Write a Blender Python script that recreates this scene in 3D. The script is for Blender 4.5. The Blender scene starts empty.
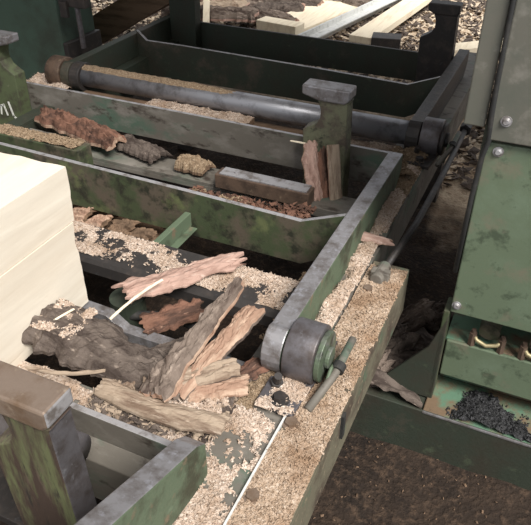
import bpy, bmesh, math, random
from mathutils import Vector, Matrix, noise
S = bpy.context.scene
COL = S.collection
R = math.radians

# ------------------------------------------------------------------ helpers
def tag(o, label=None, cat=None, group=None, kind=None):
    if label: o['label'] = label
    if cat: o['category'] = cat
    if group: o['group'] = group
    if kind: o['kind'] = kind
    return o

def world_loc(o):
    v = Vector((0, 0, 0))
    while o is not None:
        v += o.location; o = o.parent
    return v

def empty(name, loc, label, cat, group=None):
    o = bpy.data.objects.new(name, None)
    o.empty_display_size = .05
    COL.objects.link(o); o.location = loc
    return tag(o, label, cat, group)

def obj(name, bm, mat, parent=None, smooth=False, origin=None, bevel=0, label=None, keep=False):
    """bm is in world coordinates; becomes one mesh object."""
    if not keep: bmesh.ops.recalc_face_normals(bm, faces=bm.faces)
    me = bpy.data.meshes.new(name)
    base = world_loc(parent) if parent else Vector((0, 0, 0))
    if origin is None and parent is None:
        xs = [v.co for v in bm.verts]
        origin = (sum(v.x for v in xs)/len(xs), sum(v.y for v in xs)/len(xs), min(v.z for v in xs))
    off = Vector(origin) if origin is not None else base
    bmesh.ops.translate(bm, verts=bm.verts, vec=-off)
    bm.to_mesh(me); bm.free()
    for m in (mat if isinstance(mat, (list, tuple)) else [mat]): me.materials.append(m)
    if smooth:
        for p in me.polygons: p.use_smooth = True
    o = bpy.data.objects.new(name, me); COL.objects.link(o)
    o.location = off - base
    if parent: o.parent = parent
    if bevel:
        b = o.modifiers.new('bevel', 'BEVEL'); b.width = bevel; b.segments = 2; b.limit_method = 'ANGLE'; b.angle_limit = R(35)
    if label: o['label'] = label
    return o

def box(bm, x0, x1, y0, y1, z0, z1, M=None):
    r = bmesh.ops.create_cube(bm, size=1)
    m = Matrix.Translation(((x0+x1)/2, (y0+y1)/2, (z0+z1)/2)) @ Matrix.Diagonal((abs(x1-x0), abs(y1-y0), abs(z1-z0), 1))
    if M is not None: m = M @ m
    bmesh.ops.transform(bm, matrix=m, verts=r['verts'])
    return r['verts']

def prism(bm, pts, axis, a, b):
    """polygon pts extruded from a to b; axis 'y': pts=(x,z), 'x': pts=(y,z), 'z': pts=(x,y)."""
    def mk(p, t):
        if axis == 'y': return (p[0], t, p[1])
        if axis == 'x': return (t, p[0], p[1])
        return (p[0], p[1], t)
    A = [bm.verts.new(mk(p, a)) for p in pts]; B = [bm.verts.new(mk(p, b)) for p in pts]
    n = len(pts)
    bm.faces.new(A); bm.faces.new(list(reversed(B)))
    for i in range(n):
        bm.faces.new((A[i], B[i], B[(i+1) % n], A[(i+1) % n]))

def cyl(bm, p0, p1, r, seg=24, r2=None):
    p0, p1 = Vector(p0), Vector(p1); d = p1-p0
    q = d.to_track_quat('Z', 'Y').to_matrix().to_4x4()
    g = bmesh.ops.create_cone(bm, cap_ends=True, segments=seg, radius1=r, radius2=r if r2 is None else r2, depth=d.length,
                              matrix=Matrix.Translation((p0+p1)/2) @ q)
    return g['verts']

def tube(bm, pts, r, seg=10):
    pts = [Vector(p) for p in pts]; rings = []
    for i, p in enumerate(pts):
        d = (pts[min(i+1, len(pts)-1)] - pts[max(i-1, 0)]).normalized()
        u = d.orthogonal().normalized() if abs(d.z) > .95 else Vector((0, 0, 1)).cross(d).normalized()
        w = d.cross(u)
        rr = r[i] if isinstance(r, (list, tuple)) else r
        rings.append([bm.verts.new(p + (u*math.cos(2*math.pi*k/seg) + w*math.sin(2*math.pi*k/seg))*rr) for k in range(seg)])
    for a, b in zip(rings, rings[1:]):
        for k in range(seg): bm.faces.new((a[k], a[(k+1) % seg], b[(k+1) % seg], b[k]))
    bm.faces.new(rings[0]); bm.faces.new(rings[-1])

def hexbolt(bm, x, y, z, r=.013, h=.009, ax=(0, 0, 1), washer=True, turn=0):
    ax = Vector(ax).normalized(); p = Vector((x, y, z))
    if washer: cyl(bm, p, p+ax*.003, r*1.45, 20)
    d = cyl(bm, p+ax*.003, p+ax*(.003+h), r, 6)
    bmesh.ops.rotate(bm, verts=d, cent=p, matrix=Matrix.Rotation(turn, 3, ax))

def fbm(v, o=4):
    return noise.fractal(Vector(v), 1.0, 2.0, o)

# ------------------------------------------------------------------ materials
def nodes(name):
    m = bpy.data.materials.new(name); m.use_nodes = True
    nt = m.node_tree; b = nt.nodes['Principled BSDF']
    return m, nt, b

def mixmat(name, layers, rough=(.5, .8), metal=0, bump=.3, bscale=120, stretch=(1, 1, 1), bdist=.002, spec=.5):
    """layers: [base colour, (colour, scale, lo, hi, detail), ...] each mixed over by thresholded noise."""
    m, nt, b = nodes(name); N = nt.nodes; L = nt.links
    tc = N.new('ShaderNodeTexCoord'); mp = N.new('ShaderNodeMapping'); mp.inputs['Scale'].default_value = stretch
    L.new(tc.outputs['Object'], mp.inputs[0])
    # object space shifted with each object's own place is enough variety here
    cur = None; base = layers[0]
    rgb = N.new('ShaderNodeRGB'); rgb.outputs[0].default_value = (*base, 1); cur = rgb.outputs[0]
    fac0 = None
    for i, (c, sc, lo, hi, det) in enumerate(layers[1:]):
        n = N.new('ShaderNodeTexNoise'); n.inputs['Scale'].default_value = sc; n.inputs['Detail'].default_value = det
        n.inputs['Roughness'].default_value = .65; n.noise_dimensions = '4D'; n.inputs['W'].default_value = i*3.7+len(name)
        L.new(mp.outputs[0], n.inputs['Vector'])
        r = N.new('ShaderNodeMapRange'); r.inputs[1].default_value = lo; r.inputs[2].default_value = hi; r.clamp = True
        L.new(n.outputs['Fac'], r.inputs[0])
        mx = N.new('ShaderNodeMix'); mx.data_type = 'RGBA'
        L.new(r.outputs[0], mx.inputs[0]); L.new(cur, mx.inputs[6]); mx.inputs[7].default_value = (*c, 1)
        cur = mx.outputs[2]; fac0 = fac0 or r.outputs[0]
    L.new(cur, b.inputs['Base Color'])
    b.inputs['Metallic'].default_value = metal
    b.inputs['Specular IOR Level'].default_value = spec
    n = N.new('ShaderNodeTexNoise'); n.inputs['Scale'].default_value = bscale; n.inputs['Detail'].default_value = 6
    L.new(mp.outputs[0], n.inputs['Vector'])
    r = N.new('ShaderNodeMapRange'); r.inputs[3].default_value = rough[0]; r.inputs[4].default_value = rough[1]
    L.new(n.outputs['Fac'], r.inputs[0]); L.new(r.outputs[0], b.inputs['Roughness'])
    bp = N.new('ShaderNodeBump'); bp.inputs['Strength'].default_value = bump; bp.inputs['Distance'].default_value = bdist
    L.new(n.outputs['Fac'], bp.inputs['Height']); L.new(bp.outputs[0], b.inputs['Normal'])
    return m

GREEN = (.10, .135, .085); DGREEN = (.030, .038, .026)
M = {}
M['green'] = mixmat('worn_green_paint', [GREEN, ((.045, .05, .03), 9, .5, .62, 8), ((.17, .13, .085), 30, .57, .66, 8), ((.16, .22, .15), 14, .6, .75, 6)])
M['green_mossy'] = mixmat('grimy_green_paint', [(.055, .07, .034), ((.10, .08, .058), 6, .47, .57, 8), ((.025, .026, .016), 20, .5, .62, 8), ((.12, .135, .06), 10, .58, .68, 6)])
M['dark_green'] = mixmat('dark_green_paint', [DGREEN, ((.035, .032, .022), 8, .45, .65, 8), ((.06, .075, .045), 22, .60, .70, 6), ((.075, .06, .045), 5, .56, .66, 8)])  # dark steel parts aside, also carries painted shade on the far beams
M['housing_green'] = mixmat('dull_housing_green', [(.06, .10, .075), ((.045, .06, .045), 6, .45, .65, 8)], rough=(.5, .7))
M['greygreen'] = mixmat('scraped_paint', [(.14, .125, .105), ((.085, .13, .095), 4, .52, .60, 8), ((.22, .20, .175), 14, .5, .66, 8), ((.05, .038, .03), 22, .55, .64, 8)], stretch=(.5, 1, 1))
M['steel'] = mixmat('bare_worn_steel', [(.30, .29, .30), ((.14, .12, .11), 25, .45, .65, 8), ((.40, .40, .44), 60, .55, .7, 5)], rough=(.38, .65), metal=.55, bump=.25)
M['tubesteel'] = mixmat('smooth_tube_steel', [(.32, .32, .345), ((.14, .135, .14), 18, .5, .7, 6)], rough=(.3, .5), metal=.5, bump=.1)
M['dsteel'] = mixmat('oily_dark_steel', [(.05, .045, .043), ((.10, .08, .07), 20, .5, .7, 8), ((.10, .10, .11), 60, .6, .75, 5)], rough=(.4, .7), metal=.4)  # on the far frame and stop this dark tone is painted shade
M['hubsteel'] = mixmat('grey_worn_steel', [(.15, .14, .15), ((.08, .065, .06), 22, .45, .65, 8), ((.26, .26, .28), 40, .6, .75, 5)], rough=(.35, .6), metal=.5)
M['rust'] = mixmat('brown_rusted_steel', [(.13, .085, .06), ((.06, .04, .03), 20, .45, .65, 8), ((.26, .19, .13), 45, .58, .72, 6)], rough=(.55, .8), metal=.2)
M['capsteel'] = mixmat('brown_polished_cap', [(.25, .19, .15), ((.17, .11, .07), 14, .45, .65, 8), ((.36, .29, .22), 40, .58, .72, 6)], rough=(.4, .6), metal=.4)
M['brightsteel'] = mixmat('bright_scraped_steel', [(.62, .62, .60), ((.4, .4, .38), 30, .5, .7, 5)], rough=(.4, .6))
M['rail_mix'] = mixmat('paint_and_grease', [(.10, .13, .085), ((.18, .18, .17), 18, .48, .6, 8), ((.03, .03, .025), 25, .52, .64, 8)], rough=(.35, .6), metal=.2)
M['black'] = mixmat('black_rubber', [(.02, .02, .02), ((.05, .045, .04), 40, .5, .7, 6)], rough=(.6, .8))
M['sawdust'] = mixmat('sawdust', [(.52, .40, .315), ((.74, .63, .54), 150, .47, .6, 6), ((.40, .285, .205), 11, .46, .64, 6), ((.17, .11, .075), 200, .55, .63, 6)], rough=(.9, 1), bump=1, bscale=350, bdist=.004, spec=.1)
M['sawdust_mid'] = mixmat('tan_sawdust', [(.44, .325, .235), ((.62, .50, .40), 150, .5, .62, 6), ((.33, .22, .145), 10, .46, .62, 6), ((.15, .095, .06), 200, .54, .63, 6)], rough=(.9, 1), bump=1, bscale=350, bdist=.004, spec=.1)
M['sawdust_brown'] = mixmat('brown_sawdust', [(.26, .185, .12), ((.44, .34, .24), 150, .5, .64, 6), ((.09, .06, .04), 120, .54, .66, 6)], rough=(.9, 1), bump=1, bscale=300, bdist=.004, spec=.1)
M['wood'] = mixmat('fresh_sawn_wood', [(.74, .67, .565), ((.63, .54, .43), 6, .45, .72, 6), ((.78, .71, .60), 25, .5, .7, 5), ((.50, .40, .28), 40, .64, .76, 5)], rough=(.7, .9), bump=.25, bscale=60, stretch=(1, .15, 1.3), spec=.15)
M['woodend'] = mixmat('split_orange_wood', [(.31, .195, .14), ((.46, .33, .245), 30, .48, .62, 6), ((.15, .08, .05), 50, .58, .7, 6)], rough=(.8, .95), bump=.6, bscale=90, stretch=(.3, 2, 2), spec=.1)
M['board'] = mixmat('pale_board', [(.80, .70, .54), ((.62, .5, .36), 10, .5, .7, 5)], rough=(.8, .9), bump=.2, stretch=(3, .3, 1), spec=.1)
M['oldwood'] = mixmat('dirty_old_wood', [(.20, .13, .085), ((.09, .06, .04), 12, .45, .65, 8)], rough=(.8, .95), bump=.6, stretch=(.4, 1, 3), spec=.2)
M['bark'] = mixmat('grey_bark', [(.185, .145, .12), ((.06, .042, .035), 22, .45, .6, 8), ((.36, .29, .24), 45, .56, .7, 8)], rough=(.85, 1), bump=1, bscale=70, stretch=(.35, 1.6, 1), bdist=.006, spec=.1)
M['darkbark'] = mixmat('dark_bark', [(.125, .10, .085), ((.055, .042, .036), 26, .45, .6, 8), ((.26, .21, .175), 70, .58, .7, 8)], rough=(.85, 1), bump=1, bscale=80, stretch=(.5, 1.3, 1), bdist=.006, spec=.1)
M['pinkbark'] = mixmat('pinkish_inner_bark', [(.42, .28, .23), ((.24, .145, .115), 25, .47, .62, 8), ((.58, .45, .38), 60, .55, .7, 8)], rough=(.85, 1), bump=.8, bscale=90, stretch=(.3, 2, 1), spec=.1)
M['grimy'] = mixmat('grimy_rail_side', [(.14, .125, .085), ((.07, .05, .035), 10, .45, .6, 8), ((.08, .12, .075), 8, .55, .65, 8), ((.28, .22, .15), 60, .58, .68, 6)], rough=(.7, .9))
M['knee'] = mixmat('worn_khaki_post', [(.17, .175, .11), ((.10, .08, .06), 12, .48, .6, 8), ((.22, .20, .14), 25, .56, .68, 6), ((.03, .03, .02), 40, .56, .66, 6)], rough=(.5, .8))
M['edgesteel'] = mixmat('rubbed_steel_edge', [(.34, .33, .34), ((.16, .14, .13), 25, .5, .62, 8)], rough=(.4, .6), metal=.3)
M['palebark'] = mixmat('pale_inner_bark', [(.34, .265, .20), ((.16, .11, .08), 22, .46, .6, 8), ((.48, .39, .31), 60, .55, .7, 8)], rough=(.85, 1), bump=.8, bscale=90, stretch=(.3, 2, 1), spec=.1)
M['redbark'] = mixmat('reddish_bark', [(.19, .10, .07), ((.075, .045, .035), 25, .45, .58, 8), ((.36, .22, .16), 60, .6, .7, 8)], rough=(.85, 1), bump=.8, bscale=90, stretch=(.4, 1.5, 1), spec=.1)
M['paintmark'] = mixmat('white_paint', [(.72, .72, .66), ((.4, .42, .33), 60, .55, .65, 5)], rough=(.6, .8))
M['brass'] = mixmat('dull_brass', [(.45, .38, .22), ((.25, .2, .1), 40, .5, .7, 5)], rough=(.4, .6), metal=.5)
M['machine_green'] = mixmat('speckled_green_paint', [(.115, .15, .095), ((.14, .185, .125), 6, .5, .7, 8), ((.06, .08, .05), 26, .54, .64, 8), ((.16, .15, .105), 11, .55, .68, 8), ((.18, .28, .21), 35, .66, .74, 6)], rough=(.45, .7), bump=.15)
M['machine_grey'] = mixmat('greyed_green_paint', [(.118, .113, .092), ((.09, .097, .078), 7, .5, .7, 8), ((.18, .17, .145), 20, .55, .7, 8), ((.10, .085, .06), 16, .62, .75, 8)], rough=(.45, .7), bump=.15)
M['teal_wear'] = mixmat('flaking_green_and_rust', [(.15, .10, .06), ((.09, .17, .11), 10, .44, .56, 8), ((.05, .035, .025), 25, .56, .7, 8)], rough=(.6, .85))
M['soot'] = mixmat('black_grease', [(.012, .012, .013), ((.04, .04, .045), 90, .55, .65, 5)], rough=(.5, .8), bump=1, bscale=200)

def ground_mat():
    m, nt, b = nodes('yard_dirt'); N = nt.nodes; L = nt.links
    geo = N.new('ShaderNodeTexCoord'); sep = N.new('ShaderNodeSeparateXYZ'); L.new(geo.outputs['Object'], sep.inputs[0])
    def nz(sc, lo, hi, det=8):
        n = N.new('ShaderNodeTexNoise'); n.inputs['Scale'].default_value = sc; n.inputs['Detail'].default_value = det; n.inputs['Roughness'].default_value = .7
        L.new(geo.outputs['Object'], n.inputs['Vector'])
        r = N.new('ShaderNodeMapRange'); r.inputs[1].default_value = lo; r.inputs[2].default_value = hi; L.new(n.outputs['Fac'], r.inputs[0]); return r.outputs[0], n.outputs['Fac']
    def mix(f, a, bb):
        mx = N.new('ShaderNodeMix'); mx.data_type = 'RGBA'; L.new(f, mx.inputs[0])
        for k, v in ((6, a), (7, bb)):
            if isinstance(v, tuple): mx.inputs[k].default_value = (*v, 1)
            else: L.new(v, mx.inputs[k])
        return mx.outputs[2]
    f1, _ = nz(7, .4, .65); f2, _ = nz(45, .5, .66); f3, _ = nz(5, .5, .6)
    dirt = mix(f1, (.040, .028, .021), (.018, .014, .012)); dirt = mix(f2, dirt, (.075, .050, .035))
    # sawdust carpet of the yard beyond the bed, its pale reach also painting sunlit ground
    saw = mix(f2, (.56, .45, .33), (.18, .12, .08)); saw = mix(f1, saw, (.36, .26, .18))
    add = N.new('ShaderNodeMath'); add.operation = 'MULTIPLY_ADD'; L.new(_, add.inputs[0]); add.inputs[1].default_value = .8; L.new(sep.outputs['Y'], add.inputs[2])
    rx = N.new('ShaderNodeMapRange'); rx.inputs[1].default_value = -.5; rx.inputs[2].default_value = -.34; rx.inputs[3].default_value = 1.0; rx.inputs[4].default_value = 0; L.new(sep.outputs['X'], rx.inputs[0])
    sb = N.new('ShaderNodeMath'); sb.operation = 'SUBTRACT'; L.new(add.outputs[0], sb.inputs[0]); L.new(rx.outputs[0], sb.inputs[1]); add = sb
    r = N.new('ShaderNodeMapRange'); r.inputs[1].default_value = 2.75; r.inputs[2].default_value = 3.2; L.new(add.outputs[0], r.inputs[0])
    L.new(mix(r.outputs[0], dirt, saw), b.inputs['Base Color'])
    b.inputs['Roughness'].default_value = .95; b.inputs['Specular IOR Level'].default_value = .15
    n = N.new('ShaderNodeTexNoise'); n.inputs['Scale'].default_value = 90; n.inputs['Detail'].default_value = 8; L.new(geo.outputs['Object'], n.inputs['Vector'])
    bp = N.new('ShaderNodeBump'); bp.inputs['Strength'].default_value = .9; bp.inputs['Distance'].default_value = .01
    L.new(n.outputs['Fac'], bp.inputs['Height']); L.new(bp.outputs[0], b.inputs['Normal'])
    return m
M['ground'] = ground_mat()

# ------------------------------------------------------------------ ground, unseen shade roof and walls
GZ = -.5
def gz(x, y):
    return GZ + .022*fbm((x*3, y*3, 0)) + .008*fbm((x*14, y*14, 3))
bm = bmesh.new()
def grid(bm, x0, x1, y0, y1, nx, ny, f):
    V = [[bm.verts.new((x0+(x1-x0)*i/nx, y0+(y1-y0)*j/ny, f(x0+(x1-x0)*i/nx, y0+(y1-y0)*j/ny))) for j in range(ny+1)] for i in range(nx+1)]
    for i in range(nx):
        for j in range(ny): bm.faces.new((V[i][j], V[i+1][j], V[i+1][j+1], V[i][j+1]))
    return V
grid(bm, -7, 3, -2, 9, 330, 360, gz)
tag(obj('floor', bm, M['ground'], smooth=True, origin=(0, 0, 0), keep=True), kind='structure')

bm = bmesh.new(); box(bm, -6, 4, 1.12, 3.6, 2.15, 2.21)
tag(obj('shade_roof', bm, M['oldwood']), kind='structure')  # unseen roof slab, its edge set to shade the far bed
bm = bmesh.new(); box(bm, -5.0, -4.95, -1.2, 3.6, -.5, 2.15)
tag(obj('shade_wall_left', bm, M['oldwood']), kind='structure')  # unseen wall added to cut sky light from the left
bm = bmesh.new(); box(bm, 2.6, 2.65, 1.0, 3.6, -.5, 2.15)
tag(obj('shade_wall_right', bm, M['oldwood']), kind='structure')  # unseen wall added to cut sky light from the right

# ------------------------------------------------------------------ sawdust
def flakes(bm, n, fx, smin, smax, rnd):
    for _ in range(n):
        p = fx()
        if p is None: continue
        s = rnd.uniform(smin, smax); w = s*rnd.uniform(.3, .8)
        q = Matrix.Rotation(rnd.uniform(0, 6.28), 3, 'Z') @ Matrix.Rotation(rnd.gauss(0, .5), 3, 'X') @ Matrix.Rotation(rnd.gauss(0, .4), 3, 'Y')
        c = [Vector((-s, -w, 0)), Vector((s, -w*.6, .0)), Vector((s*.8, w, 0)), Vector((-s*.7, w*.7, 0)), Vector((0, 0, s*.35))]
        vs = [bm.verts.new(Vector(p) + q @ k) for k in c]
        for a, b2 in ((0, 1), (1, 2), (2, 3), (3, 0)): bm.faces.new((vs[a], vs[b2], vs[4]))
        bm.faces.new((vs[3], vs[2], vs[1], vs[0]))

def dust(x0, x1, y0, y1, z, h, thr, seed, label, mat='sawdust', nfl=1500, step=.008, prof=None, smin=.0015, smax=.005, parent=None, holes=(), oval=False):
    rnd = random.Random(seed); bm = bmesh.new()
    nx = max(2, int((x1-x0)/step)); ny = max(2, int((y1-y0)/step))
    def mask(x, y):
        m = .5 + .6*fbm((x*9+seed, y*9, seed*1.3)) + .25*fbm((x*40, y*40, seed))
        e = min(x-x0, x1-x, y-y0, y1-y)/.015
        if oval: m += .55 - 1.1*math.hypot((x-(x0+x1)/2)/((x1-x0)/2), (y-y0)/(y1-y0))
        for hx, hy, ra, rb in holes:
            q = 1-math.hypot((x-hx)/ra, (y-hy)/rb)
            if q > 0: m -= min(1, q*2)*(.42+1.3*fbm((x*70, y*70, 8)))
        return m + min(0, (e-1)*.25) - thr
    def hh(x, y):
        m = mask(x, y)
        k = min(1, max(0, m*2.2)); b = h*k*(.75+.5*fbm((x*22, y*22, seed+5))) + .0025*k*fbm((x*150, y*150, seed))
        if prof: b += prof(x, y)*k
        return z + max(b, 0) - .0008*(1 if m <= 0 else -1)
    V = grid(bm, x0, x1, y0, y1, nx, ny, hh)
    dead = [f for f in bm.faces if mask(*(f.calc_center_median().xy)) <= 0.0]
    bmesh.ops.delete(bm, geom=dead, context='FACES')
    def fx():
        x = rnd.uniform(x0, x1); y = rnd.uniform(y0, y1)
        if mask(x, y) < -.12*rnd.random(): return None
        return (x, y, hh(x, y)+.001)
    flakes(bm, nfl, fx, smin, smax, rnd)
    o = obj('sawdust', bm, M[mat], parent=parent, origin=None if parent else ((x0+x1)/2, (y0+y1)/2, z), keep=True)
    return tag(o, label, 'sawdust', kind='stuff') if not parent else o

# ------------------------------------------------------------------ the bed: rails, cross plates, bolts
bed = empty('sawmill_bed', (-1.1, 1.5, -.5), 'long green steel log bed whose sawdust covered rails and cross plates carry the turning frames', 'sawmill')
bm = bmesh.new(); box(bm, -.462, -.327, -.3, 3.3, -.012, 0); box(bm, -.34, -.328, -.3, 3.3, -.14, -.012)
obj('inner_rail', bm, M['greygreen'], bed, bevel=.0015)
bm = bmesh.new(); box(bm, -.323, -.227, -.3, 1.40, -.010, .003); box(bm, -.235, -.227, -.3, 1.40, -.135, -.010)
o = obj('outer_rail', bm, M['grimy'], bed, bevel=.0015)
bm = bmesh.new(); box(bm, -.3275, -.3235, -.3, 1.02, -.01, .0095)
obj('edge_strip', bm, M['brightsteel'], bed, label='thin bright metal strip along the rail joint')
bm = bmesh.new(); box(bm, -.32, -.245, -.3, 1.42, -.14, -.078)
obj('lower_beam', bm, M['oldwood'], bed, bevel=.003)
bm = bmesh.new(); box(bm, -1.862, -1.80, .2, 3.05, -.012, 0); box(bm, -2.12, -1.862, 1.97, 2.30, -.012, 0); box(bm, -1.812, -1.80, .2, 3.05, -.14, -.012)
obj('left_rail', bm, M['dark_green'], bed, bevel=.0015)
def plate(x0, x1, y0, y1, z, t, mat='greygreen', lip=.05, label=None):
    bm = bmesh.new(); box(bm, x0, x1, y0, y1, z-t, z)
    if lip: box(bm, x0, x1, y0, y0+.010, z-lip, z-t); box(bm, x0, x1, y1-.010, y1, z-lip, z-t)
    return obj('cross_plate', bm, M[mat], bed, bevel=.0015, label=label)
plate(-1.8, -.462, .648, .715, -.001, .012)
plate(-.66, -.462, .717, .80, -.002, .012)
bmp = bmesh.new()   # plate under the pink bark has a rounded front lip
prism(bmp, [(1.235, 0), (1.112, 0), (1.100, -.004), (1.092, -.014), (1.090, -.045), (1.102, -.045), (1.104, -.018), (1.235, -.014)], 'x', -1.8, -.462)
obj('cross_plate', bmp, M['dsteel'], bed)
plate(-1.8, -.462, 1.645, 1.75, -.03, .012, 'greygreen', .03)
plate(-1.0, -.462, 1.475, 1.585, -.045, .012, 'dsteel', .04)
plate(-1.8, -.462, 1.99, 2.11, 0, .010, 'oldwood', .05)
plate(-1.8, -.462, 2.32, 2.42, -.03, .012, 'dark_green', .05)
# sawdust topped box beam and short block lying on the cross plates
bm = bmesh.new(); box(bm, -2.30, -1.388, 1.53, 1.60, -.05, .05)
obj('box_beam', bm, M['green_mossy'], bed, bevel=.003)
bm = bmesh.new()  # low tie beam with one raised end, seen through the gap
prism(bm, [(-1.1, .0), (-.845, -.008), (-.80, -.042), (-.465, -.042), (-.465, -.11), (-1.1, -.11)], 'y', .925, .955)
obj('tie_beam', bm, M['steel'], bed, bevel=.001)
bm = bmesh.new(); box(bm, -.912, -.892, 1.20, 1.415, -.045, -.0); box(bm, -.912, -.87, 1.20, 1.41, -.05, -.045)
obj('stay_bar', bm, M['green'], bed, bevel=.002)
bm = bmesh.new(); box(bm, -1.275, -1.25, 1.93, 2.10, .004, .02)
obj('stay_bar', bm, M['steel'], bed, bevel=.002)
bm = bmesh.new(); cyl(bm, (-.86, 1.03, -.3), (-.86, 1.03, -.03), .045); box(bm, -.91, -.81, .99, 1.07, -.31, -.30)
obj('support_post', bm, M['dark_green'], bed)
for x, y in ((-1.7, .7), (-1.7, 2.7), (-.4, 2.7), (-.4, -.1), (-.4, 1.45)):
    bm = bmesh.new(); box(bm, x-.035, x+.035, y-.035, y+.035, GZ-.02, -.014)
    obj('bed_leg', bm, M['dsteel'], bed, bevel=.003)
for x, y, t in ((-.306, .616, .3), (-.309, .795, .1), (-.36, 1.72, .5), (-.30, 1.27, .2)):
    bm = bmesh.new(); hexbolt(bm, x, y, .003 if x > -.33 else 0, .0125, .007, turn=t)
    obj('bolt', bm, M['capsteel'], bed)
# slot bracket on the outer rail face
bm = bmesh.new(); box(bm, -.228, -.221, .86, .875, -.07, -.004)
obj('rail_bracket', bm, M['black'], bed)

# hydraulic hose curling under the bed
bm = bmesh.new()
pts = [(-1.0, 1.02, -.10), (-.90, .99, -.075), (-.80, 1.015, -.06), (-.72, 1.045, -.06), (-.62, 1.03, -.07), (-.54, .99, -.10), (-.50, .9, -.16)]
sm = []
for i in range(len(pts)-1):
    for k in range(5):
        sm.append(Vector(pts[i]).lerp(Vector(pts[i+1]), k/5))
for _ in range(6): sm = [sm[0]]+[(sm[i-1]+sm[i]*2+sm[i+1])/4 for i in range(1, len(sm)-1)]+[sm[-1]]
tube(bm, sm, .013, 12)
tag(obj('hydraulic_hose', bm, M['black'], smooth=True), 'black hose curling in the gap behind the big dark bark chunk', 'hose')
bm = bmesh.new()
sm = [(-1.05, .88, -.08), (-.9, .86, -.07), (-.75, .88, -.09), (-.6, .86, -.12), (-.5, .83, -.15)]
tube(bm, sm, .011, 12)
tag(obj('hydraulic_hose', bm, M['black'], smooth=True), 'straighter black hose below the long splintered bark slab', 'hose')

# ------------------------------------------------------------------ turning frames (U of two arms and a bent beam)
def arm(bm, x0, x1, yh, ye, top=.106, bot=.0, r=.07, zc=.045):
    pts = []
    for k in range(13):
        a = math.pi*.5 + math.pi*k/12
        rr = (top-bot)/2+.008
        pts.append((yh + rr*math.cos(a), (top+bot)/2 + rr*math.sin(a)))
    pts[0] = (yh, top); pts[-1] = (yh, bot)
    pts += [(ye-.05, bot), (ye, bot+.05), (ye, top)]
    prism(bm, pts, 'x', x0, x1)

def turning_frame(yh, ybeam, ye, label, mA, mB, xl=-1.93, tube_on=True):
    f = empty('turning_frame', (-1.1, yh, 0), label, 'turning frame', 'pivoting turning frames across the bed')
    bm = bmesh.new(); arm(bm, -.42, -.375, yh, ye)
    a = obj('arm', bm, [M[mA], M['steel' if mA == 'green' else 'dsteel']], f, bevel=.003)
    for p in a.data.polygons:
        if p.normal.z > .6 or p.normal.y < -.5: p.material_index = 1
    bm = bmesh.new(); arm(bm, xl, xl+.04, yh, ye if yh > 1 else ybeam+.06)
    obj('arm', bm, M['dark_green'], f, bevel=.003)
    bm = bmesh.new()
    prism(bm, [(-.42, .106), (-.545, .056), (-.9, .066), (-1.6, .078), (-1.80, .078), (xl+.04, .12), (xl+.04, -.06), (-1.8, -.085), (-.54, -.085), (-.42, -.02)], 'y', ybeam, ybeam+.016)
    b = obj('beam', bm, [M[mB], M['edgesteel']], f, bevel=.001)
    for p in b.data.polygons:
        if p.normal.z > .6: p.material_index = 1
    # hubs
    for x0, x1, mm in ((-.372, -.305, 'hubsteel'), (xl-.075, xl-.004, 'rust')):
        bm = bmesh.new(); cyl(bm, (x0, yh, .055), (x1, yh, .055), .066, 40)
        h = obj('hub', bm, M[mm], f, bevel=.004, smooth=False)
        for p in h.data.polygons: p.use_smooth = abs(p.normal.x) < .5
        bm = bmesh.new()
        xe = x1 if x0 > -1 else x0-.012
        cyl(bm, (xe, yh, .055), (xe+.012, yh, .055), .056, 32); cyl(bm, (xe+.012, yh, .055), (xe+.022, yh, .055), .024, 20)
        obj('hub_flange', bm, M['rail_mix' if x0 > -1 and yh < 1 else 'dsteel'], h, bevel=.002)
    if tube_on:
        bm = bmesh.new(); cyl(bm, (xl+.04, yh, .055), (-.42, yh, .055), .042, 32)
        t = obj('pivot_tube', bm, M['tubesteel'], f)
        for p in t.data.polygons: p.use_smooth = abs(p.normal.x) < .5
    return f
fr1 = turning_frame(.95, 1.42, 1.85, 'nearer turning frame with round grey hub, green beam and long flat right arm', 'green', 'green_mossy', tube_on=False)
fr2 = turning_frame(2.12, 2.58, 2.98, 'farther turning frame, coloured dark for its shade, with a round pivot tube between its hubs', 'dsteel', 'dark_green', xl=-1.89)  # darker materials than the near frame, shade put into the colour
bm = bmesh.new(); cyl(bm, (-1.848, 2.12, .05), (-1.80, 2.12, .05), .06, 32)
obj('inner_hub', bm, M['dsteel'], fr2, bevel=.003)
# bearing blocks
def bearing(yh, label, mat):
    t = empty('bearing_block', (-.34, yh, 0), label, 'bearing')
    bm = bmesh.new(); prism(bm, [(-.462, .004), (-.462, .016)][:0] or [(-.395, yh-.135), (-.312, yh-.145), (-.302, yh-.02), (-.302, yh+.10), (-.372, yh+.10), (-.372, yh-.055), (-.395, yh-.06)], 'z', .001, .014)
    obj('base_plate', bm, M[mat], t, bevel=.002)
    bm = bmesh.new(); prism(bm, [(yh-.075, .003), (yh+.06, .003), (yh+.045, .03), (yh-.02, .05), (yh-.05, .03)], 'x', -.281, -.274)
    obj('side_cheek', bm, M['green'], t, bevel=.003)
    bm = bmesh.new(); hexbolt(bm, -.350, yh-.116, .014, .0135, .012, turn=.4)
    obj('bolt', bm, M['dsteel'], t)
    bm = bmesh.new(); cyl(bm, (-.374, yh-.078, .014), (-.366, yh-.088, .050), .0085, 12); cyl(bm, (-.375, yh-.077, .014), (-.372, yh-.080, .026), .014, 6)
    obj('stud', bm, M['dsteel'], t)
    bm = bmesh.new(); tube(bm, [(-.290, yh-.115, .012), (-.268, yh-.02, .034), (-.262, yh+.075, .056)], .0088, 14)
    obj('pin_rod', bm, M['greygreen'], t, smooth=True)
    bm = bmesh.new(); cyl(bm, (-.267, yh-.012, .036), (-.266, yh+.006, .040), .0145, 20)
    obj('rod_collar', bm, M['black'], t)
    return t
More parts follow.
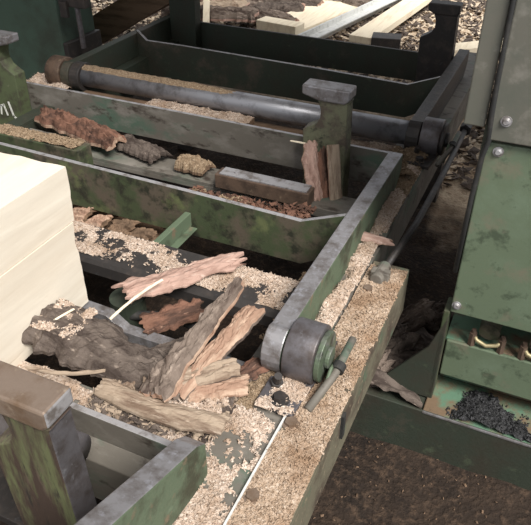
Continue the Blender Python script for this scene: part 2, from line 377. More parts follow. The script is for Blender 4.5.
bearing(.95, 'steel bearing block with bolt, stud and green pin rod under the near round hub', 'hubsteel')
bearing(2.12, 'dark bearing block under the far right hub beside the shaded rail', 'dsteel')  # darker steel than the near block, shade put into the colour

# long linkage rod along the outer rail
t = empty('linkage_rod', (-.27, 1.35, .01), 'long dark rod lying along the outer edge of the right rail towards the far hub', 'rod')
bm = bmesh.new(); tube(bm, [(-.285, 1.36, .012), (-.262, 1.6, .018), (-.255, 1.85, .025), (-.252, 2.28, .035)], .010, 12)
obj('rod', bm, M['dsteel'], t, smooth=True)
bm = bmesh.new(); cyl(bm, (-.252, 2.27, .035), (-.252, 2.31, .035), .022, 6)
obj('rod_nut', bm, M['dsteel'], t)
bm = bmesh.new(); cyl(bm, (-.29, 1.30, .016), (-.285, 1.37, .016), .017, 16); box(bm, -.31, -.262, 1.315, 1.34, .003, .03)
obj('clevis', bm, M['greygreen'], t, bevel=.003)

# ------------------------------------------------------------------ log stops: hook posts on flat crossbeams
def hook_profile(xr, s, h=.28, w=.155, lift=0.0, bot=-.12):
    P = [(0, h), (0, h-.042), (-.004, h-.05), (.004, bot), (-.14, bot), (-.15, .13+lift)]
    P += [(-.122, .146+lift), (-.104, .158+lift), (-.092, .178+lift), (-.092, .205+lift), (-.102, h-.045), (-w, h-.038), (-w, h)]
    return [(xr + s*a, b) for a, b in P]
def post(parent, xr, s, y0, y1, mat, **k):
    P = hook_profile(xr, s, **k)
    bm = bmesh.new(); prism(bm, P[1:-2], 'y', y0, y1)
    p = obj('hook_post', bm, M[mat], parent, bevel=.003)
    w = k.get('w', .155); h = k.get('h', .28)
    bm = bmesh.new()
    prism(bm, [(xr+s*.003, h), (xr+s*.003, h-.032), (xr-s*.012, h-.045), (xr-s*.098, h-.045), (xr-s*w, h-.03), (xr-s*w, h)], 'y', y0-.006, y1+.004)
    obj('cap', bm, M['capsteel' if mat == 'rust_green' else 'dsteel' if mat == 'dsteel' else 'steel'], p, bevel=.005)
    return p
M['rust_green'] = mixmat('rust_over_green_streaks', [(.055, .036, .027), ((.115, .125, .06), 13, .50, .60, 6), ((.11, .08, .06), 35, .56, .68, 8), ((.03, .025, .02), 50, .55, .65, 6)], rough=(.5, .75), stretch=(1.6, 1, .28))
M['post_green'] = mixmat('lichen_green_paint', [(.085, .105, .05), ((.05, .045, .03), 12, .5, .62, 8), ((.17, .18, .11), 40, .62, .72, 6)], rough=(.6, .85))
def log_stop(yb, z_top, label, matb, xr0, xr1, thick=.014, zb=-.05):
    t = empty('log_stop', (-1.2, yb, -.05), label, 'log stop', 'log stops with a hook post at each end')
    bm = bmesh.new(); prism(bm, ([(xr0, z_top+.006)] if yb > 1 else [(xr0, .001), (-.905, .001), (-.895, z_top+.002)]) + [(xr1, z_top-.002), (xr1, zb), (xr0, zb)], 'y', yb, yb+thick)
    b = obj('beam', bm, [M[matb], M['edgesteel' if matb != 'dark_green' else 'dsteel']], t, bevel=.0015)
    for p in b.data.polygons:
        if p.normal.z > .6: p.material_index = 1
    return t
# middle stop
t = log_stop(1.90, .075, 'middle log stop with a square hook post and a wide green lettered post', 'greygreen', -1.96, -.425)
kp = post(t, -.560, 1, 1.84, 1.898, 'knee')
lp = post(t, -2.065, -1, 1.84, 1.898, 'post_green', w=.155)
# white brush marks on the left post
bm = bmesh.new()
def stroke(bm, pts, w, y):
    for (a, b2) in zip(pts, pts[1:]):
        a = Vector((a[0], 0, a[1])); b2 = Vector((b2[0], 0, b2[1])); d = (b2-a).normalized(); n = Vector((-d.z, 0, d.x))*w/2
        c = [a-n-d*w*.3, b2-n+d*w*.3, b2+n+d*w*.3, a+n-d*w*.3]
        lo = [bm.verts.new((v.x, y, v.z)) for v in c]; hi = [bm.verts.new((v.x, y-.0012, v.z)) for v in c]
        bm.faces.new(hi); bm.faces.new(lo[::-1])
        for i in range(4): bm.faces.new((lo[i], lo[(i+1) % 4], hi[(i+1) % 4], hi[i]))
stroke(bm, [(-2.03, -.045), (-2.022, -.008), (-2.007, -.003), (-1.998, -.045)], .008, 1.8385)
stroke(bm, [(-1.978, .012), (-1.966, -.045), (-1.936, -.066)], .009, 1.8385)
obj('painted_mark', bm, M['paintmark'], lp, label='white brushed stroke and letter L')
# far stop: backlit shade is put into its dark colours
t = log_stop(2.93, .082, 'farthest log stop, beam and hook posts coloured dark as if backlit by the bright yard', 'dark_green', -1.843, -.43)
post(t, -.43, 1, 2.87, 2.928, 'dsteel', h=.312, lift=.035, w=.13)
post(t, -1.845, -1, 2.87, 2.928, 'dark_green', h=.36, lift=.10)
# near stop
t = log_stop(.632, .03, 'nearest log stop, large hook post with brown worn cap at the lower left corner', 'greygreen', -1.5, -.462, thick=.014, zb=-.17)
np_ = post(t, -.556, 1, .447, .500, 'rust_green', bot=-.26)
np_.data.materials.append(M['hubsteel'])
for p in np_.data.polygons:
    if p.normal.x > .7: p.material_index = 1  # lighter steel on the right face paints its highlight
np_.children[0].data.materials.append(M['edgesteel'])
for p in np_.children[0].data.polygons:
    if p.normal.x > .5: p.material_index = 1  # right side of the cap lightened as a painted highlight
for n, pp in enumerate((1,)):
    bm = bmesh.new(); prism(bm, [(.632, -.035), (.602, -.07), (.602, -.20), (.632, -.20)], 'x', -1.5, -.462)
    obj('lower_plate', bm, M['greygreen'], t, bevel=.002)
    bm = bmesh.new(); box(bm, -1.5, -.56, .50, .60, -.26, -.235)
    obj('lower_flange', bm, M['dsteel'], t, bevel=.002)
    bm = bmesh.new(); cyl(bm, (-.90, .545, .04), (-.62, .545, .04), .035, 24)
    o = obj('cross_tube', bm, M['hubsteel'], t, smooth=True)

# near arm, raised and cut off by the frame
t = empty('swing_arm', (-.43, .2, .1), 'green swing arm with worn grey top edge at the bottom of the photo', 'swing arm')
bm = bmesh.new()
prism(bm, [(.10, .20), (.10, .30), (.36, .205), (.600, .108), (.628, .085), (.628, -.005), (.58, .0), (.36, .04)], 'x', -.445, -.402)
a = obj('arm_plate', bm, [M['green'], M['steel']], t, bevel=.003)
for p in a.data.polygons:
    if p.normal.z > .6: p.material_index = 1

# ------------------------------------------------------------------ squared timber
def timber():
    t = empty('squared_timber', (-1.1, .6, 0), 'big pale freshly squared timber lying on the bed at the left edge', 'timber')
    def slab(z0, z1, ye, x1, seed):
        bm = bmesh.new(); x0 = -1.42; y0 = -.1
        nx, ny, nz = 20, 60, 16
        box(bm, x0, x1, y0, ye, z0, z1)
        bmesh.ops.subdivide_edges(bm, edges=bm.edges, cuts=24, use_grid_fill=True)
        for v in bm.verts:
            c = v.co
            e = (c.y-y0)/(ye-y0)
            if c.y > ye-.03:   # rough sawn end
                c.y += .003*fbm((c.x*20, c.z*25, seed)) + .007*fbm((c.x*6, c.z*7, 2))
            if abs(c.x-x1) < .002:
                c.x += .0006*fbm((c.y*6, c.z*25, seed))
        return bm
    obj('lower_cant', slab(.004, .2295, .945, -.907, 1), M['wood'], t)
    obj('upper_cant', slab(.231, .362, .953, -.909, 7), M['wood'], t)
timber()

# ------------------------------------------------------------------ bark, slabs, splinters
def slab(L, W, T, seed, curl=.3, rag=.25, rough=1.0, taper=(1, 1), bend=0, twist=0, nx=44, ny=14):
    bm = bmesh.new(); V = [[[None]*(ny+1) for _ in range(nx+1)] for _ in range(2)]
    for i in range(nx+1):
        u = i/nx; 
        for j in range(ny+1):
            v = j/ny*2-1
            w = W/2*(taper[0]*(1-u)+taper[1]*u)*(1+rag*fbm((u*5+seed, math.copysign(3, v), seed)))
            endj = rag*.5*fbm((v*3.0+seed, seed*2, 1.7 if u > .5 else 9.1))*W*1.2 + rag*.25*W*fbm((v*14, seed, u > .5))
            x = (u-.5)*L + endj*abs(u*2-1)**3
            y = v*w + bend*math.sin(u*math.pi)*L
            z = curl*W*(1-(v*v))*.5
            g = rough*(T*.35*fbm((x*14+seed, y*60, seed)) + T*.25*(1-abs(fbm((x*25, y*110, seed+3))*2)))
            ed = 1-abs(v)**6
            tk = T*(.35+.65*ed)*(1-abs(u*2-1)**10*.6)
            a = twist*(u-.5)
            for k, zz in ((0, z+tk/2+g*ed), (1, z-tk/2)):
                V[k][i][j] = bm.verts.new((x, y*math.cos(a)-zz*math.sin(a), y*math.sin(a)+zz*math.cos(a)))
    for i in range(nx):
        for j in range(ny):
            f = bm.faces.new((V[0][i][j], V[0][i+1][j], V[0][i+1][j+1], V[0][i][j+1])); f.material_index = 0
            f = bm.faces.new((V[1][i][j], V[1][i][j+1], V[1][i+1][j+1], V[1][i+1][j])); f.material_index = 1
    def side(seq):
        for a, b2 in zip(seq, seq[1:]):
            f = bm.faces.new((V[0][a[0]][a[1]], V[0][b2[0]][b2[1]], V[1][b2[0]][b2[1]], V[1][a[0]][a[1]])); f.material_index = 1
    side([(i, 0) for i in range(nx+1)]); side([(nx, j) for j in range(ny+1)])
    side([(i, ny) for i in range(nx, -1, -1)]); side([(0, j) for j in range(ny, -1, -1)])
    return bm

def bark(name, label, cat, p0, p1, W, T, mats, seed, roll=0, group=None, **k):
    """a slab whose long axis runs from p0 to p1."""
    p0, p1 = Vector(p0), Vector(p1); d = p1-p0; L = d.length; d.normalize()
    yv = Vector((0, 0, 1)).cross(d)
    if yv.length < .05: yv = Vector((0, 1, 0)).cross(d)
    yv.normalize(); zv = d.cross(yv)
    Mx = Matrix((d, yv, zv)).transposed().to_4x4() @ Matrix.Rotation(roll, 4, 'X')
    bm = slab(L, W, T, seed, **k)
    o = obj(name, bm, [M[m] for m in mats], origin=(0, 0, 0), keep=True)
    me = o.data; bm = bmesh.new(); bm.from_mesh(me); bmesh.ops.recalc_face_normals(bm, faces=bm.faces); bm.to_mesh(me); bm.free()
    o.matrix_world = Matrix.Translation((p0+p1)/2) @ Mx
    return tag(o, label, cat, group)

bark('bark_chunk', 'large dark rough bark chunk leaning beside the squared timber', 'bark', (-.93, .80, .055), (-.60, .765, .035), .17, .026, ('darkbark', 'darkbark'), 3, curl=.22, rag=.45, taper=(1.0, .55), rough=.9)
bark('bark_strip', 'long splintered grey bark slab pointing up towards the round hub', 'bark', (-.575, .71, .04), (-.545, 1.06, .085), .062, .024, ('bark', 'woodend'), 11, roll=-.35, curl=.3, rag=.45, taper=(1.3, .35), rough=1.5)
bark('bark_strip', 'orange brown split slab lying along the right side of the splintered one', 'bark', (-.535, .74, .03), (-.492, 1.02, .06), .055, .022, ('woodend', 'bark'), 12, roll=-.2, curl=.25, rag=.35, taper=(.8, 1), rough=.8)
bark('bark_strip', 'pinkish flat bark strip lying on the sawdust covered cross plate', 'bark', (-.83, .985, .02), (-.64, 1.235, .022), .11, .012, ('pinkbark', 'pinkbark'), 21, curl=.15, rag=.5, taper=(.8, .55))
bark('bark_strip', 'pale curved slab along the near edge, lowest of the bark pile', 'bark', (-.69, .705, .03), (-.41, .715, .035), .05, .018, ('palebark', 'palebark'), 31, bend=-.06, rag=.22, rough=.5, curl=.25)
bark('bark_strip', 'short pale slab lying right behind the curved slab', 'bark', (-.585, .74, .035), (-.455, .86, .04), .055, .018, ('palebark', 'bark'), 37, rag=.3, curl=.25)
bark('bark_strip', 'small orange bark piece near the right end of the pile', 'bark', (-.525, .765, .022), (-.425, .835, .025), .055, .012, ('woodend', 'woodend'), 41, rag=.35)
bark('bark_strip', 'stubby fibrous bark piece between the dark chunk and the curved slab', 'bark', (-.66, .72, .02), (-.615, .765, .035), .07, .02, ('palebark', 'woodend'), 45, rag=.5, roll=.5)
bark('bark_strip', 'brown bark piece tucked under the splintered slab near the rail', 'bark', (-.47, .80, .01), (-.43, .92, .012), .05, .012, ('redbark', 'bark'), 47, rag=.45)
bark('bark_strip', 'small brown bark shard dropping into the gap under the pinkish strip', 'bark', (-.76, .95, -.03), (-.66, 1.06, -.02), .06, .012, ('redbark', 'oldwood'), 49, rag=.5, roll=.5)
bark('bark_strip', 'thin grey bark scrap in the gap behind the splintered slab', 'bark', (-.68, .86, -.02), (-.60, .93, 0), .05, .012, ('darkbark', 'woodend'), 51, rag=.5, roll=-.3)
bark('bark_strip', 'reddish rough bark piece resting behind the sawdust topped box beam', 'bark', (-1.76, 1.80, .0), (-1.34, 1.68, .012), .09, .035, ('redbark', 'woodend'), 61, curl=.5, rag=.45, rough=1.3)
bark('bark_strip', 'dark bark piece at the right end of the reddish one', 'bark', (-1.38, 1.75, -.01), (-1.17, 1.70, -.01), .08, .025, ('darkbark', 'darkbark'), 63, curl=.4, rag=.45)
bark('wood_chunk', 'brown mossy wood lump on the grey cross plate', 'wood', (-1.10, 1.70, -.015), (-.98, 1.69, -.012), .07, .03, ('sawdust_brown', 'oldwood'), 65, curl=.5, rag=.3)
bark('wood_splinter', 'tall curved bark splinter standing against the square hook post', 'wood splinter', (-.600, 1.70, -.045), (-.668, 1.80, .105), .055, .014, ('pinkbark', 'woodend'), 71, roll=.5, curl=.7, rag=.4, bend=.05)
bark('wood_splinter', 'broken orange board end standing against the square hook post', 'wood splinter', (-.540, 1.72, -.045), (-.590, 1.80, .115), .045, .016, ('palebark', 'woodend'), 73, roll=.35, curl=.02, rag=.1, rough=.2)
bark('wood_splinter', 'middle frayed splinter between the curved bark and the board end', 'wood splinter', (-.575, 1.72, -.05), (-.628, 1.81, .085), .05, .01, ('redbark', 'woodend'), 75, roll=.2, curl=.4, rag=.5, bend=.06)
bark('wood_splinter', 'small pale sliver sticking out left of the square hook post', 'wood splinter', (-.735, 1.80, .10), (-.665, 1.80, .10), .006, .004, ('board', 'board'), 77)
bark('bark_flake', 'curled brown flake lying on the sawdust of the right rail', 'bark', (-.40, 1.46, .03), (-.30, 1.47, .02), .055, .005, ('pinkbark', 'woodend'), 81, curl=.4, rag=.4, taper=(1, .3), rough=.5)
bark('wood_splinter', 'long thin pale splinter standing across the pinkish bark strip', 'wood splinter', (-.785, .87, .045), (-.745, 1.03, .06), .007, .004, ('board', 'board'), 83, rag=.2, bend=.04)
bark('twig', 'thin pale twig bridging from the near post to the curved slab', 'twig', (-.84, .665, .055), (-.69, .725, .055), .008, .006, ('palebark', 'palebark'), 85, rag=.2, bend=-.08)
bark('wood_splinter', 'thin sliver lying on the dark bark chunk', 'wood splinter', (-.86, .78, .085), (-.845, .83, .085), .005, .003, ('board', 'board'), 87)
# round stick and brown scraps under the near green beam
bm = bmesh.new(); tube(bm, [(-1.38, 1.475, -.10), (-1.29, 1.468, -.098), (-1.2, 1.455, -.10)], [.018, .02, .017], 12)
tag(obj('stick', bm, M['palebark'], smooth=True), 'pale round stick under the near green beam', 'stick')
for k, (x, y, s) in enumerate(((-1.30, 1.40, 5), (-1.22, 1.37, 6), (-1.13, 1.38, 8), (-1.05, 1.36, 9))):
    bark('bark_flake', ['orange bark scrap below the round stick', 'second orange scrap just right of the one below the stick', 'brown scrap midway between the round stick and the green stay bar', 'dark scrap nearest the green stay bar'][k], 'bark',
         (x-.05, y+.02, -.13), (x+.04, y, -.10), .08, .02, ('woodend' if k < 2 else 'oldwood', 'oldwood'), 90+s, rag=.5, roll=.4)
bm = bmesh.new(); box(bm, -1.7, -.98, 1.30, 1.50, -.165, -.145)
obj('catch_tray', bm, M['oldwood'], bed, label='dirty brown tray under the beam')

# steel block between the beams
t = empty('steel_block', (-.80, 1.62, -.03), 'brown rectangular steel block with pale top behind the near beam', 'block')
bm = bmesh.new(); prism(bm, [(-.925, -.028), (-.925, .022), (-.60, .022), (-.60, -.028)], 'y', 1.625, 1.68)
obj('block_body', bm, M['rust'], t, bevel=.003)
bm = bmesh.new(); box(bm, -.91, -.61, 1.63, 1.678, .0222, .026); cyl(bm, (-.86, 1.655, .025), (-.86, 1.655, .031), .008, 12)
obj('block_top', bm, M['edgesteel'], t)

# sawdust layers -----------------------------------------------------------
dust(-.325, -.227, .2, 1.38, .003, .005, .0, 2, 'sawdust along the outer flange of the right rail', 'sawdust_mid', nfl=5200)
dust(-.455, -.329, .3, .80, .0, .008, .42, 5, 'sawdust on the near stretch of the right rail', nfl=3200, holes=((-.385, .695, .05, .055), (-.43, .60, .03, .03), (-.345, .63, .012, .09)))
dust(-.375, -.33, 1.05, 1.95, .0, .02, .10, 9, 'sawdust drift against the long flat arm', nfl=2600, prof=lambda x, y: max(0, (-.335-x))*.25)
dust(-.66, -.44, .652, .80, .0, .012, .30, 13, 'sawdust under the bark pile on the near cross plate', nfl=4200)
dust(-1.3, -.64, .648, .715, .0, .010, .12, 17, 'sawdust beside the near hook post', nfl=800)
dust(-1.25, -.465, 1.108, 1.232, .0, .007, .36, 19, 'sawdust on the cross plate under the pinkish bark', nfl=6000, holes=((-.90, 1.115, .12, .04), (-1.02, 1.18, .05, .03), (-.78, 1.20, .04, .02)))
dust(-.475, -.425, 1.0, 1.28, .0, .012, .3, 20, 'brown sawdust where the cross plate meets the right rail', 'sawdust_brown', nfl=800)
dust(-.462, -.39, .79, .93, .0, .014, .05, 21, 'brown sawdust at the rail edge below the near round hub', 'sawdust_brown', nfl=1500)
dust(-.392, -.305, .80, .90, .014, .003, .38, 22, 'light sprinkle of sawdust on the bearing plate', nfl=350)
dust(-.99, -.47, 1.48, 1.585, -.045, .035, .2, 23, 'brown chips and dust packed behind the near green beam', 'sawdust_brown', nfl=1800, smin=.004, smax=.012)
dust(-2.2, -1.405, 1.533, 1.597, .05, .008, .15, 29, 'sawdust on the box beam left of the bed', 'sawdust_brown', nfl=1500)
dust(-.72, -.435, 1.995, 2.10, .0, .010, .05, 31, 'sawdust on the far cross plate right of the square hook post', nfl=900)
bm = bmesh.new(); box(bm, -1.45, -1.0, 2.0, 2.085, .002, .022)
tag(obj('board', bm, M['oldwood'], bevel=.002), 'short dirty board under the far pivot tube, covered with pale dust', 'board')
dust(-1.45, -1.0, 2.0, 2.085, .022, .010, .05, 33, 'dusty chips on the short dirty board under the pivot tube', nfl=1500)
dust(-.45, -.335, 1.87, 2.08, .0, .03, .15, 37, 'brown clump of dust packed in front of the far hub', 'sawdust_brown', nfl=1400, smin=.003, smax=.009)
dust(-.45, -.33, 1.55, 1.93, .0, .014, .12, 38, 'greyish dust where the flat arm ends', 'sawdust_brown', nfl=500)
dust(-2.08, -1.85, 1.98, 2.26, .0, .03, .25, 41, 'pale heap of sawdust on the left rail below the rusty hub', nfl=1200)
dust(-.90, -.79, .75, .86, .078, .012, .30, 43, 'sawdust sprinkled on the dark bark chunk', nfl=1400)
dust(-.56, -.43, .70, .80, .012, .02, .35, 47, 'coarse chips among the pale slabs', nfl=1200, smin=.003, smax=.009)
for nm, mm, n_, sd_, a_, b_, lab in (('bark_crumbs', 'darkbark', 1100, 61, .004, .013, 'dark bark crumbs strewn through the bark pile'), ('wood_crumbs', 'palebark', 1500, 62, .003, .011, 'pale wood crumbs strewn through the bark pile')):
    bm = bmesh.new(); rn = random.Random(sd_)
    def fx():
        x = rn.uniform(-.70, -.43); y = rn.uniform(.66, .80)+max(0, (x+.55))*.9*rn.random()
        if x < -.66 and y > .715: return None
        return (x, y, .006+.016*rn.random())
    flakes(bm, n_, fx, a_, b_, rn)
    tag(obj(nm, bm, M[mm], origin=(-.55, .73, 0), keep=True), lab, 'crumbs', kind='stuff')
bm = bmesh.new(); rn = random.Random(8)
def fx():
    x = rn.uniform(-.98, -.56); return (x, rn.uniform(1.49, 1.585), -.03+.02*rn.random()+max(0, x+.75)*.12)
flakes(bm, 900, fx, .004, .014, rn)
tag(obj('bark_crumbs', bm, M['redbark'], origin=(-.8, 1.53, -.04), keep=True), 'brown bark crumbs between the near beam and the steel block', 'crumbs', kind='stuff')
# dust lying along the pivot tube
bm = bmesh.new(); rnd = random.Random(4)
V = []
for i in range(121):
    x = -1.86 + i*.0065; row = []
    for j in range(9):
        a = math.pi*(.30+.40*j/8); e = min(1, (121-i)/30)
        r = .042 + e*max(0, (.008*(1-abs(j/4-1)**2) + .004*fbm((x*30, j*.7, 2))))-.001
        row.append(bm.verts.new((x, 2.12+r*math.cos(a), .055+r*math.sin(a))))
    V.append(row)
for i in range(120):
    for j in range(8): bm.faces.new((V[i][j], V[i+1][j], V[i+1][j+1], V[i][j+1]))
tag(obj('sawdust', bm, M['sawdust_brown'], smooth=True, keep=True), 'dust caked along the left half of the far pivot tube', 'sawdust', kind='stuff')

# ------------------------------------------------------------------ machine on the right
mc = empty('machine_cabinet', (.4, 1.5, -.5), 'green steel machine cabinet with bolted panels at the right edge', 'machine')
def panel(name, x0, x1, y0, y1, z0, z1, mat, par=mc, bev=.003, **k):
    bm = bmesh.new(); box(bm, x0, x1, y0, y1, z0, z1); return obj(name, bm, M[mat], par, bevel=bev, **k)
panel('lower_panel', -.098, .95, 1.300, 1.312, -.020, .432, 'machine_green')
panel('upper_panel', -.098, .95, 1.286, 1.300, .442, 1.15, 'machine_grey', label='greyer green upper panel')
panel('upper_side_strip', -.150, -.108, 1.296, 1.306, .462, 1.15, 'machine_grey')
panel('cabinet_side', -.108, -.098, 1.312, 2.1, .10, 1.15, 'dark_green')
bm = bmesh.new(); tube(bm, [(-.103, 1.292, 1.15), (-.103, 1.292, .80), (-.101, 1.290, .62), (-.098, 1.288, .50), (-.093, 1.29, .44), (-.10, 1.294, .40), (-.104, 1.298, .30), (-.106, 1.30, .1)], .0055, 10)
obj('cable', bm, M['black'], mc, smooth=True)
def screw(x, y, z):
    bm = bmesh.new(); cyl(bm, (x, y+.001, z), (x, y-.003, z), .011, 18); cyl(bm, (x, y-.003, z), (x, y-.008, z), .0085, 18, .005)
    obj('screw', bm, M['edgesteel'], mc)
screw(-.068, 1.286, .487); screw(-.071, 1.300, .415); screw(-.086, 1.300, .005); screw(.16, 1.3, .005)
panel('leg', -.113, -.098, 1.300, 1.36, -.33, -.020, 'green_mossy')
panel('leg', .80, .85, 1.300, 1.36, -.33, -.020, 'green_mossy')
panel('inner_shelf', -.098, .95, 1.345, 1.70, -.150, -.140, 'teal_wear')
panel('shelf_face', -.094, .95, 1.335, 1.345, -.262, -.140, 'machine_green')
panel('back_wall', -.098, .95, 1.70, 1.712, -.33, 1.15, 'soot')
panel('kick_plate', -.098, .95, 1.40, 1.41, -.33, -.262, 'teal_wear')
panel('base_plate', -.11, .95, 1.25, 1.40, -.335, -.328, 'teal_wear')
bm = bmesh.new(); prism(bm, [(-.255, -.328), (-.133, -.15), (-.098, -.028), (-.098, -.328)], 'y', 1.300, 1.309)
obj('gusset', bm, M['dark_green'], mc, bevel=.002)
ch = bmesh.new(); box(ch, -.315, .95, 1.245, 1.253, -.505, -.328); box(ch, -.315, .95, 1.253, 1.40, -.345, -.336)
obj('base_channel', ch, M['dark_green'], mc, bevel=.002)
bm = bmesh.new(); box(bm, -.11, .95, 1.2435, 1.249, -.332, -.3275)
obj('worn_edge', bm, M['steel'], mc, label='bright worn metal edge')
# brass clamp in the opening and the end of a second
def clamp(x):
    bm = bmesh.new()
    pts = [(x-.035, 1.345, -.105), (x-.025, 1.34, -.118), (x, 1.337, -.126), (x+.025, 1.34, -.118), (x+.035, 1.345, -.105)]
    tube(bm, pts, .0055, 10)
    c = obj('clamp', bm, M['brass'], mc, smooth=True)
    bm = bmesh.new()
    bm.free()
    for s in (-1, 1):
        bm = bmesh.new(); cyl(bm, (x+s*.036, 1.345, -.14), (x+s*.036, 1.345, -.10), .010, 6); cyl(bm, (x+s*.036, 1.345, -.10), (x+s*.036, 1.345, -.09), .006, 10)
        obj('clamp_nut', bm, M['rust'], c)
    bm = bmesh.new(); cyl(bm, (x, 1.36, -.10), (x, 1.50, -.085), .026, 20)
    obj('pipe', bm, M['green_mossy'], c, smooth=False)
clamp(.002); clamp(.125)
dust(-.08, .20, 1.252, 1.395, -.327, .022, .35, 55, 'black greasy grit heaped on the channel under the green cabinet', 'soot', nfl=1800, oval=True, smin=.002, smax=.006)

# ------------------------------------------------------------------ machine at the far left
t = empty('machine_housing', (-2.9, 2.7, -.5), 'tall dark green machine housing standing left of the bed', 'machine')
bm = bmesh.new(); box(bm, -4.2, -2.20, 2.46, 2.72, -.5, 1.2)
obj('housing', bm, M['housing_green'], t, bevel=.01)
bm = bmesh.new(); box(bm, -2.20, -2.17, 2.46, 2.72, -.5, .05)
obj('side_flange', bm, M['dsteel'], t, bevel=.004)
t = empty('chain_tensioner', (-2.07, 2.45, .25), 'small dark steel fitting with a hanging rod beside the dark green housing', 'fitting')
bm = bmesh.new(); box(bm, -2.15, -2.0, 2.42, 2.46, .235, .33); box(bm, -2.13, -2.09, 2.40, 2.42, .19, .26)
obj('bracket', bm, M['dsteel'], t, bevel=.004)
bm = bmesh.new(); cyl(bm, (-2.06, 2.44, .05), (-2.06, 2.44, .235), .012); 
obj('hanging_rod', bm, M['hubsteel'], t)
t = empty('timber_prop', (-2.3, 2.95, 0), 'rough brown timber prop slanting up behind the far left hub', 'timber')
bm = bmesh.new(); Mx = Matrix.Translation((-2.22, 3.06, .06)) @ Matrix.Rotation(R(-29), 4, 'Y')
box(bm, -.62, 1.0, -.05, .05, -.075, .075, Mx); bmesh.ops.subdivide_edges(bm, edges=bm.edges, cuts=10, use_grid_fill=True)
for v in bm.verts: v.co += Vector((0, .008*fbm(v.co*9), .008*fbm(v.co*8+Vector((3, 3, 3)))))
obj('timber', bm, M['oldwood'], t)

# ------------------------------------------------------------------ yard behind
rnd = random.Random(77)
spots = [(-2.86, 4.75), (-2.66, 4.95), (-2.45, 4.72), (-2.25, 4.95), (-2.14, 4.80), (-2.50, 5.2), (-2.2, 5.25), (-2.85, 5.3), (-2.18, 5.02), (-2.4, 5.55), (-2.0, 5.5), (-1.75, 5.45), (-2.3, 5.85), (-1.8, 5.9)]
names = ['nearest left', 'second', 'third']
where = ['at the left end of the front row by the far left post', 'in the front row, second from the far left post', 'in the middle of the front row beside the far beam', 'in the front row left of the sawn board ends',
         'just left of the pale board ends', 'in the second row behind the left slabs', 'in the second row behind the middle slabs', 'farthest left in the second row', 'tucked behind the slab that touches the pale board ends',
         'high in the third row of the bark pile', 'in the third row near the pale boards', 'beside the pale boards at the top edge', 'at the top edge of the photo in the bark pile', 'topmost right in the bark pile']
for k, (x, y) in enumerate(spots):
    a = rnd.uniform(-.5, .35); L = rnd.uniform(.38, .6)
    d = Vector((math.cos(a), math.sin(a), 0))*L/2; z = GZ + .05+rnd.uniform(0, .05)
    bark('bark_strip', 'weathered bark slab ' + where[k], 'bark', Vector((x, y, z))-d, Vector((x, y, z+rnd.uniform(-.02, .03)))+d, rnd.uniform(.14, .22), .05,
         (rnd.choice(['bark', 'bark', 'palebark', 'darkbark']), 'pinkbark'), 200+k, curl=.5, rag=.35, roll=rnd.uniform(-.3, .3), nx=24, ny=10, group='bark slabs in the yard pile')
def board(label, c, L, W, T, az, tilt=0, mat='board', roll=0, group='pale sawn boards in the yard', name='sawn_board'):
    bm = bmesh.new(); Mx = Matrix.Translation(c) @ Matrix.Rotation(az, 4, 'Z') @ Matrix.Rotation(-tilt, 4, 'Y') @ Matrix.Rotation(roll, 4, 'X')
    box(bm, -L/2, L/2, -W/2, W/2, -T/2, T/2, Mx)
    return tag(obj(name, bm, M[mat], bevel=.003), label, 'board', group)
board('wide pale sawn board lying in front of the bark pile', (-1.86, 5.02, -.40), 1.0, .36, .06, 1.35)
board('broad pale board beyond the first, reaching the top of the photo', (-2.02, 6.1, -.36), 1.5, .42, .05, 1.1)
board('short pale board with square end left of the steel rail', (-1.95, 4.52, -.36), .34, .13, .07, -.15)
board('long pale board right of the steel rail', (-1.24, 5.42, -.37), 1.9, .17, .05, 1.49)
board('short pale slab lying in the chips right of the far hook post coloured dark as backlit', (-.62, 4.75, -.42), .7, .14, .05, .75)
board('upright white plank leaning near the far left post', (-2.83, 4.55, -.25), .45, .06, .04, 1.9, .8)
board('second white plank leaning right of the upright one', (-2.62, 4.62, -.28), .4, .05, .03, 2.0, .7)
t = empty('steel_rail', (-1.5, 5.3, -.33), 'long pale grey steel rail running away through the yard', 'rail')
bm = bmesh.new(); Mx = Matrix.Translation((-1.49, 5.25, -.37)) @ Matrix.Rotation(1.40, 4, 'Z')
box(bm, -1.1, 1.1, -.045, .045, 0, .012, Mx); box(bm, -1.1, 1.1, .033, .045, -.07, 0, Mx)
obj('rail_angle', bm, M['brightsteel'], t, bevel=.002)
bm = bmesh.new(); box(bm, -1.1, 1.1, .02, .036, .012, .05, Mx)
obj('rail_web', bm, M['brightsteel'], t)
t = empty('cut_timber_stack', (-1.1, 4.5, -.5), 'small dark ended timber offcut behind the far beam', 'timber')
bm = bmesh.new(); box(bm, -.1, .1, -.07, .07, -.06, .06, Matrix.Translation((-1.15, 4.55, -.40)) @ Matrix.Rotation(.2, 4, 'Z'))
obj('offcut', bm, M['dsteel'], t, bevel=.004)
# loose chips: countable larger ones singly, fine litter as stuff
bm = bmesh.new(); rr = random.Random(5)
def fx():
    x = rr.uniform(-4.2, 1.2); y = rr.uniform(2.9 if x > -.38 else 3.7, 7.2); return (x, y, gz(x, y)+.012)
flakes(bm, 15000, fx, .008, .038, rr)
M['yardchip'] = mixmat('sunlit_pale_chips', [(.56, .46, .35), ((.30, .21, .14), 18, .5, .62, 6), ((.72, .63, .5), 30, .56, .66, 6)], rough=(.8, 1), spec=.1)  # chip colour raised to carry the bright daylight of the yard
tag(obj('wood_chips', bm, M['yardchip'], origin=(0, 4, GZ), keep=True), 'pale wood chips strewn over the yard behind the bed', 'wood chips', kind='stuff')
bm = bmesh.new()
def fx():
    x = rr.uniform(-4.2, 1.2); y = rr.uniform(2.8 if x > -.38 else 3.7, 7.2); return (x, y, gz(x, y)+.018)
flakes(bm, 8000, fx, .012, .045, rr)
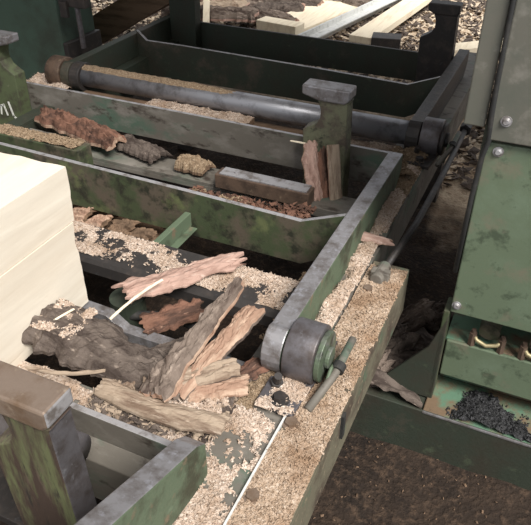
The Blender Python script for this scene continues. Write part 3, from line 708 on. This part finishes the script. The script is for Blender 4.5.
tag(obj('bark_litter', bm, M['darkbark'], origin=(0, 4, GZ), keep=True), 'dark bark litter mixed among the pale yard chips', 'bark litter', kind='stuff')
bm = bmesh.new()
def fx():
    x = rr.uniform(-.34, .6); y = rr.uniform(.3, 1.24); return (x, y, gz(x, y)+.004)
flakes(bm, 500, fx, .0015, .005, rr)
tag(obj('floor_litter', bm, M['oldwood'], origin=(0, 1, GZ), keep=True), 'small brown chips scattered on the dirt in front of the green channel', 'wood chips', kind='stuff')
for k, (x, y, L, W, lab) in enumerate(((-.30, 1.30, .20, .10, 'dark bark piece lying between the rail and the channel end'), (-.27, 1.42, .22, .09, 'grey bark piece behind the channel end'),
                                  (-.24, 1.58, .2, .08, 'shaded bark piece in the gutter beside the rail'), (-.22, 1.80, .24, .09, 'long bark piece deep in the shaded gutter'))):
    z = -.30 if k < 3 else GZ+.03
    bark('bark_piece', lab, 'bark', (x-L*.35, y-L*.35, z-.06), (x+L*.3, y+L*.35, z), W, .03, ('darkbark' if k % 2 else 'bark', 'darkbark'), 300+k, rag=.5, curl=.4, roll=.3)
bm = bmesh.new()
grid(bm, -.36, -.115, 1.255, 1.62, 30, 60, lambda x, y: -.40 + .10*min(1, max(0, (1.75-y)/.4)) + .03*fbm((x*12, y*12, 4)) - .25*max(0, (x+.2)) - .10*max(0, (y-1.9)))
tag(obj('debris_heap', bm, M['darkbark'], smooth=True, keep=True, origin=(-.24, 1.5, GZ)), 'heap of dark bark crumbs filling the gutter between rail and cabinet', 'bark litter', kind='stuff')

# ------------------------------------------------------------------ camera, light
cam = bpy.data.cameras.new('camera'); co = bpy.data.objects.new('camera', cam); COL.objects.link(co)
co.location = (0, 0, 1); co.rotation_euler = (R(90-35.49), 0, R(24.6))
cam.sensor_width = 36; cam.lens = 648/531*36; cam.clip_start = .02
S.camera = co

w = bpy.data.worlds.new('world'); S.world = w; w.use_nodes = True
bg = w.node_tree.nodes['Background']
bg.inputs[0].default_value = (.93, .96, 1, 1); bg.inputs[1].default_value = .52
sd = bpy.data.lights.new('sun', 'SUN'); so = bpy.data.objects.new('sun', sd); COL.objects.link(so)
sd.energy = 4.3; sd.angle = R(25); sd.color = (1, .97, .92)
dirv = Vector((-.62, .42, -.9))   # travels from the open right side towards the timber
so.rotation_euler = dirv.to_track_quat('-Z', 'Y').to_euler()
S.view_settings.view_transform = 'Standard'; S.view_settings.look = 'None'
S.view_settings.gamma = 1; S.view_settings.use_curve_mapping = False
S.view_settings.exposure = .45
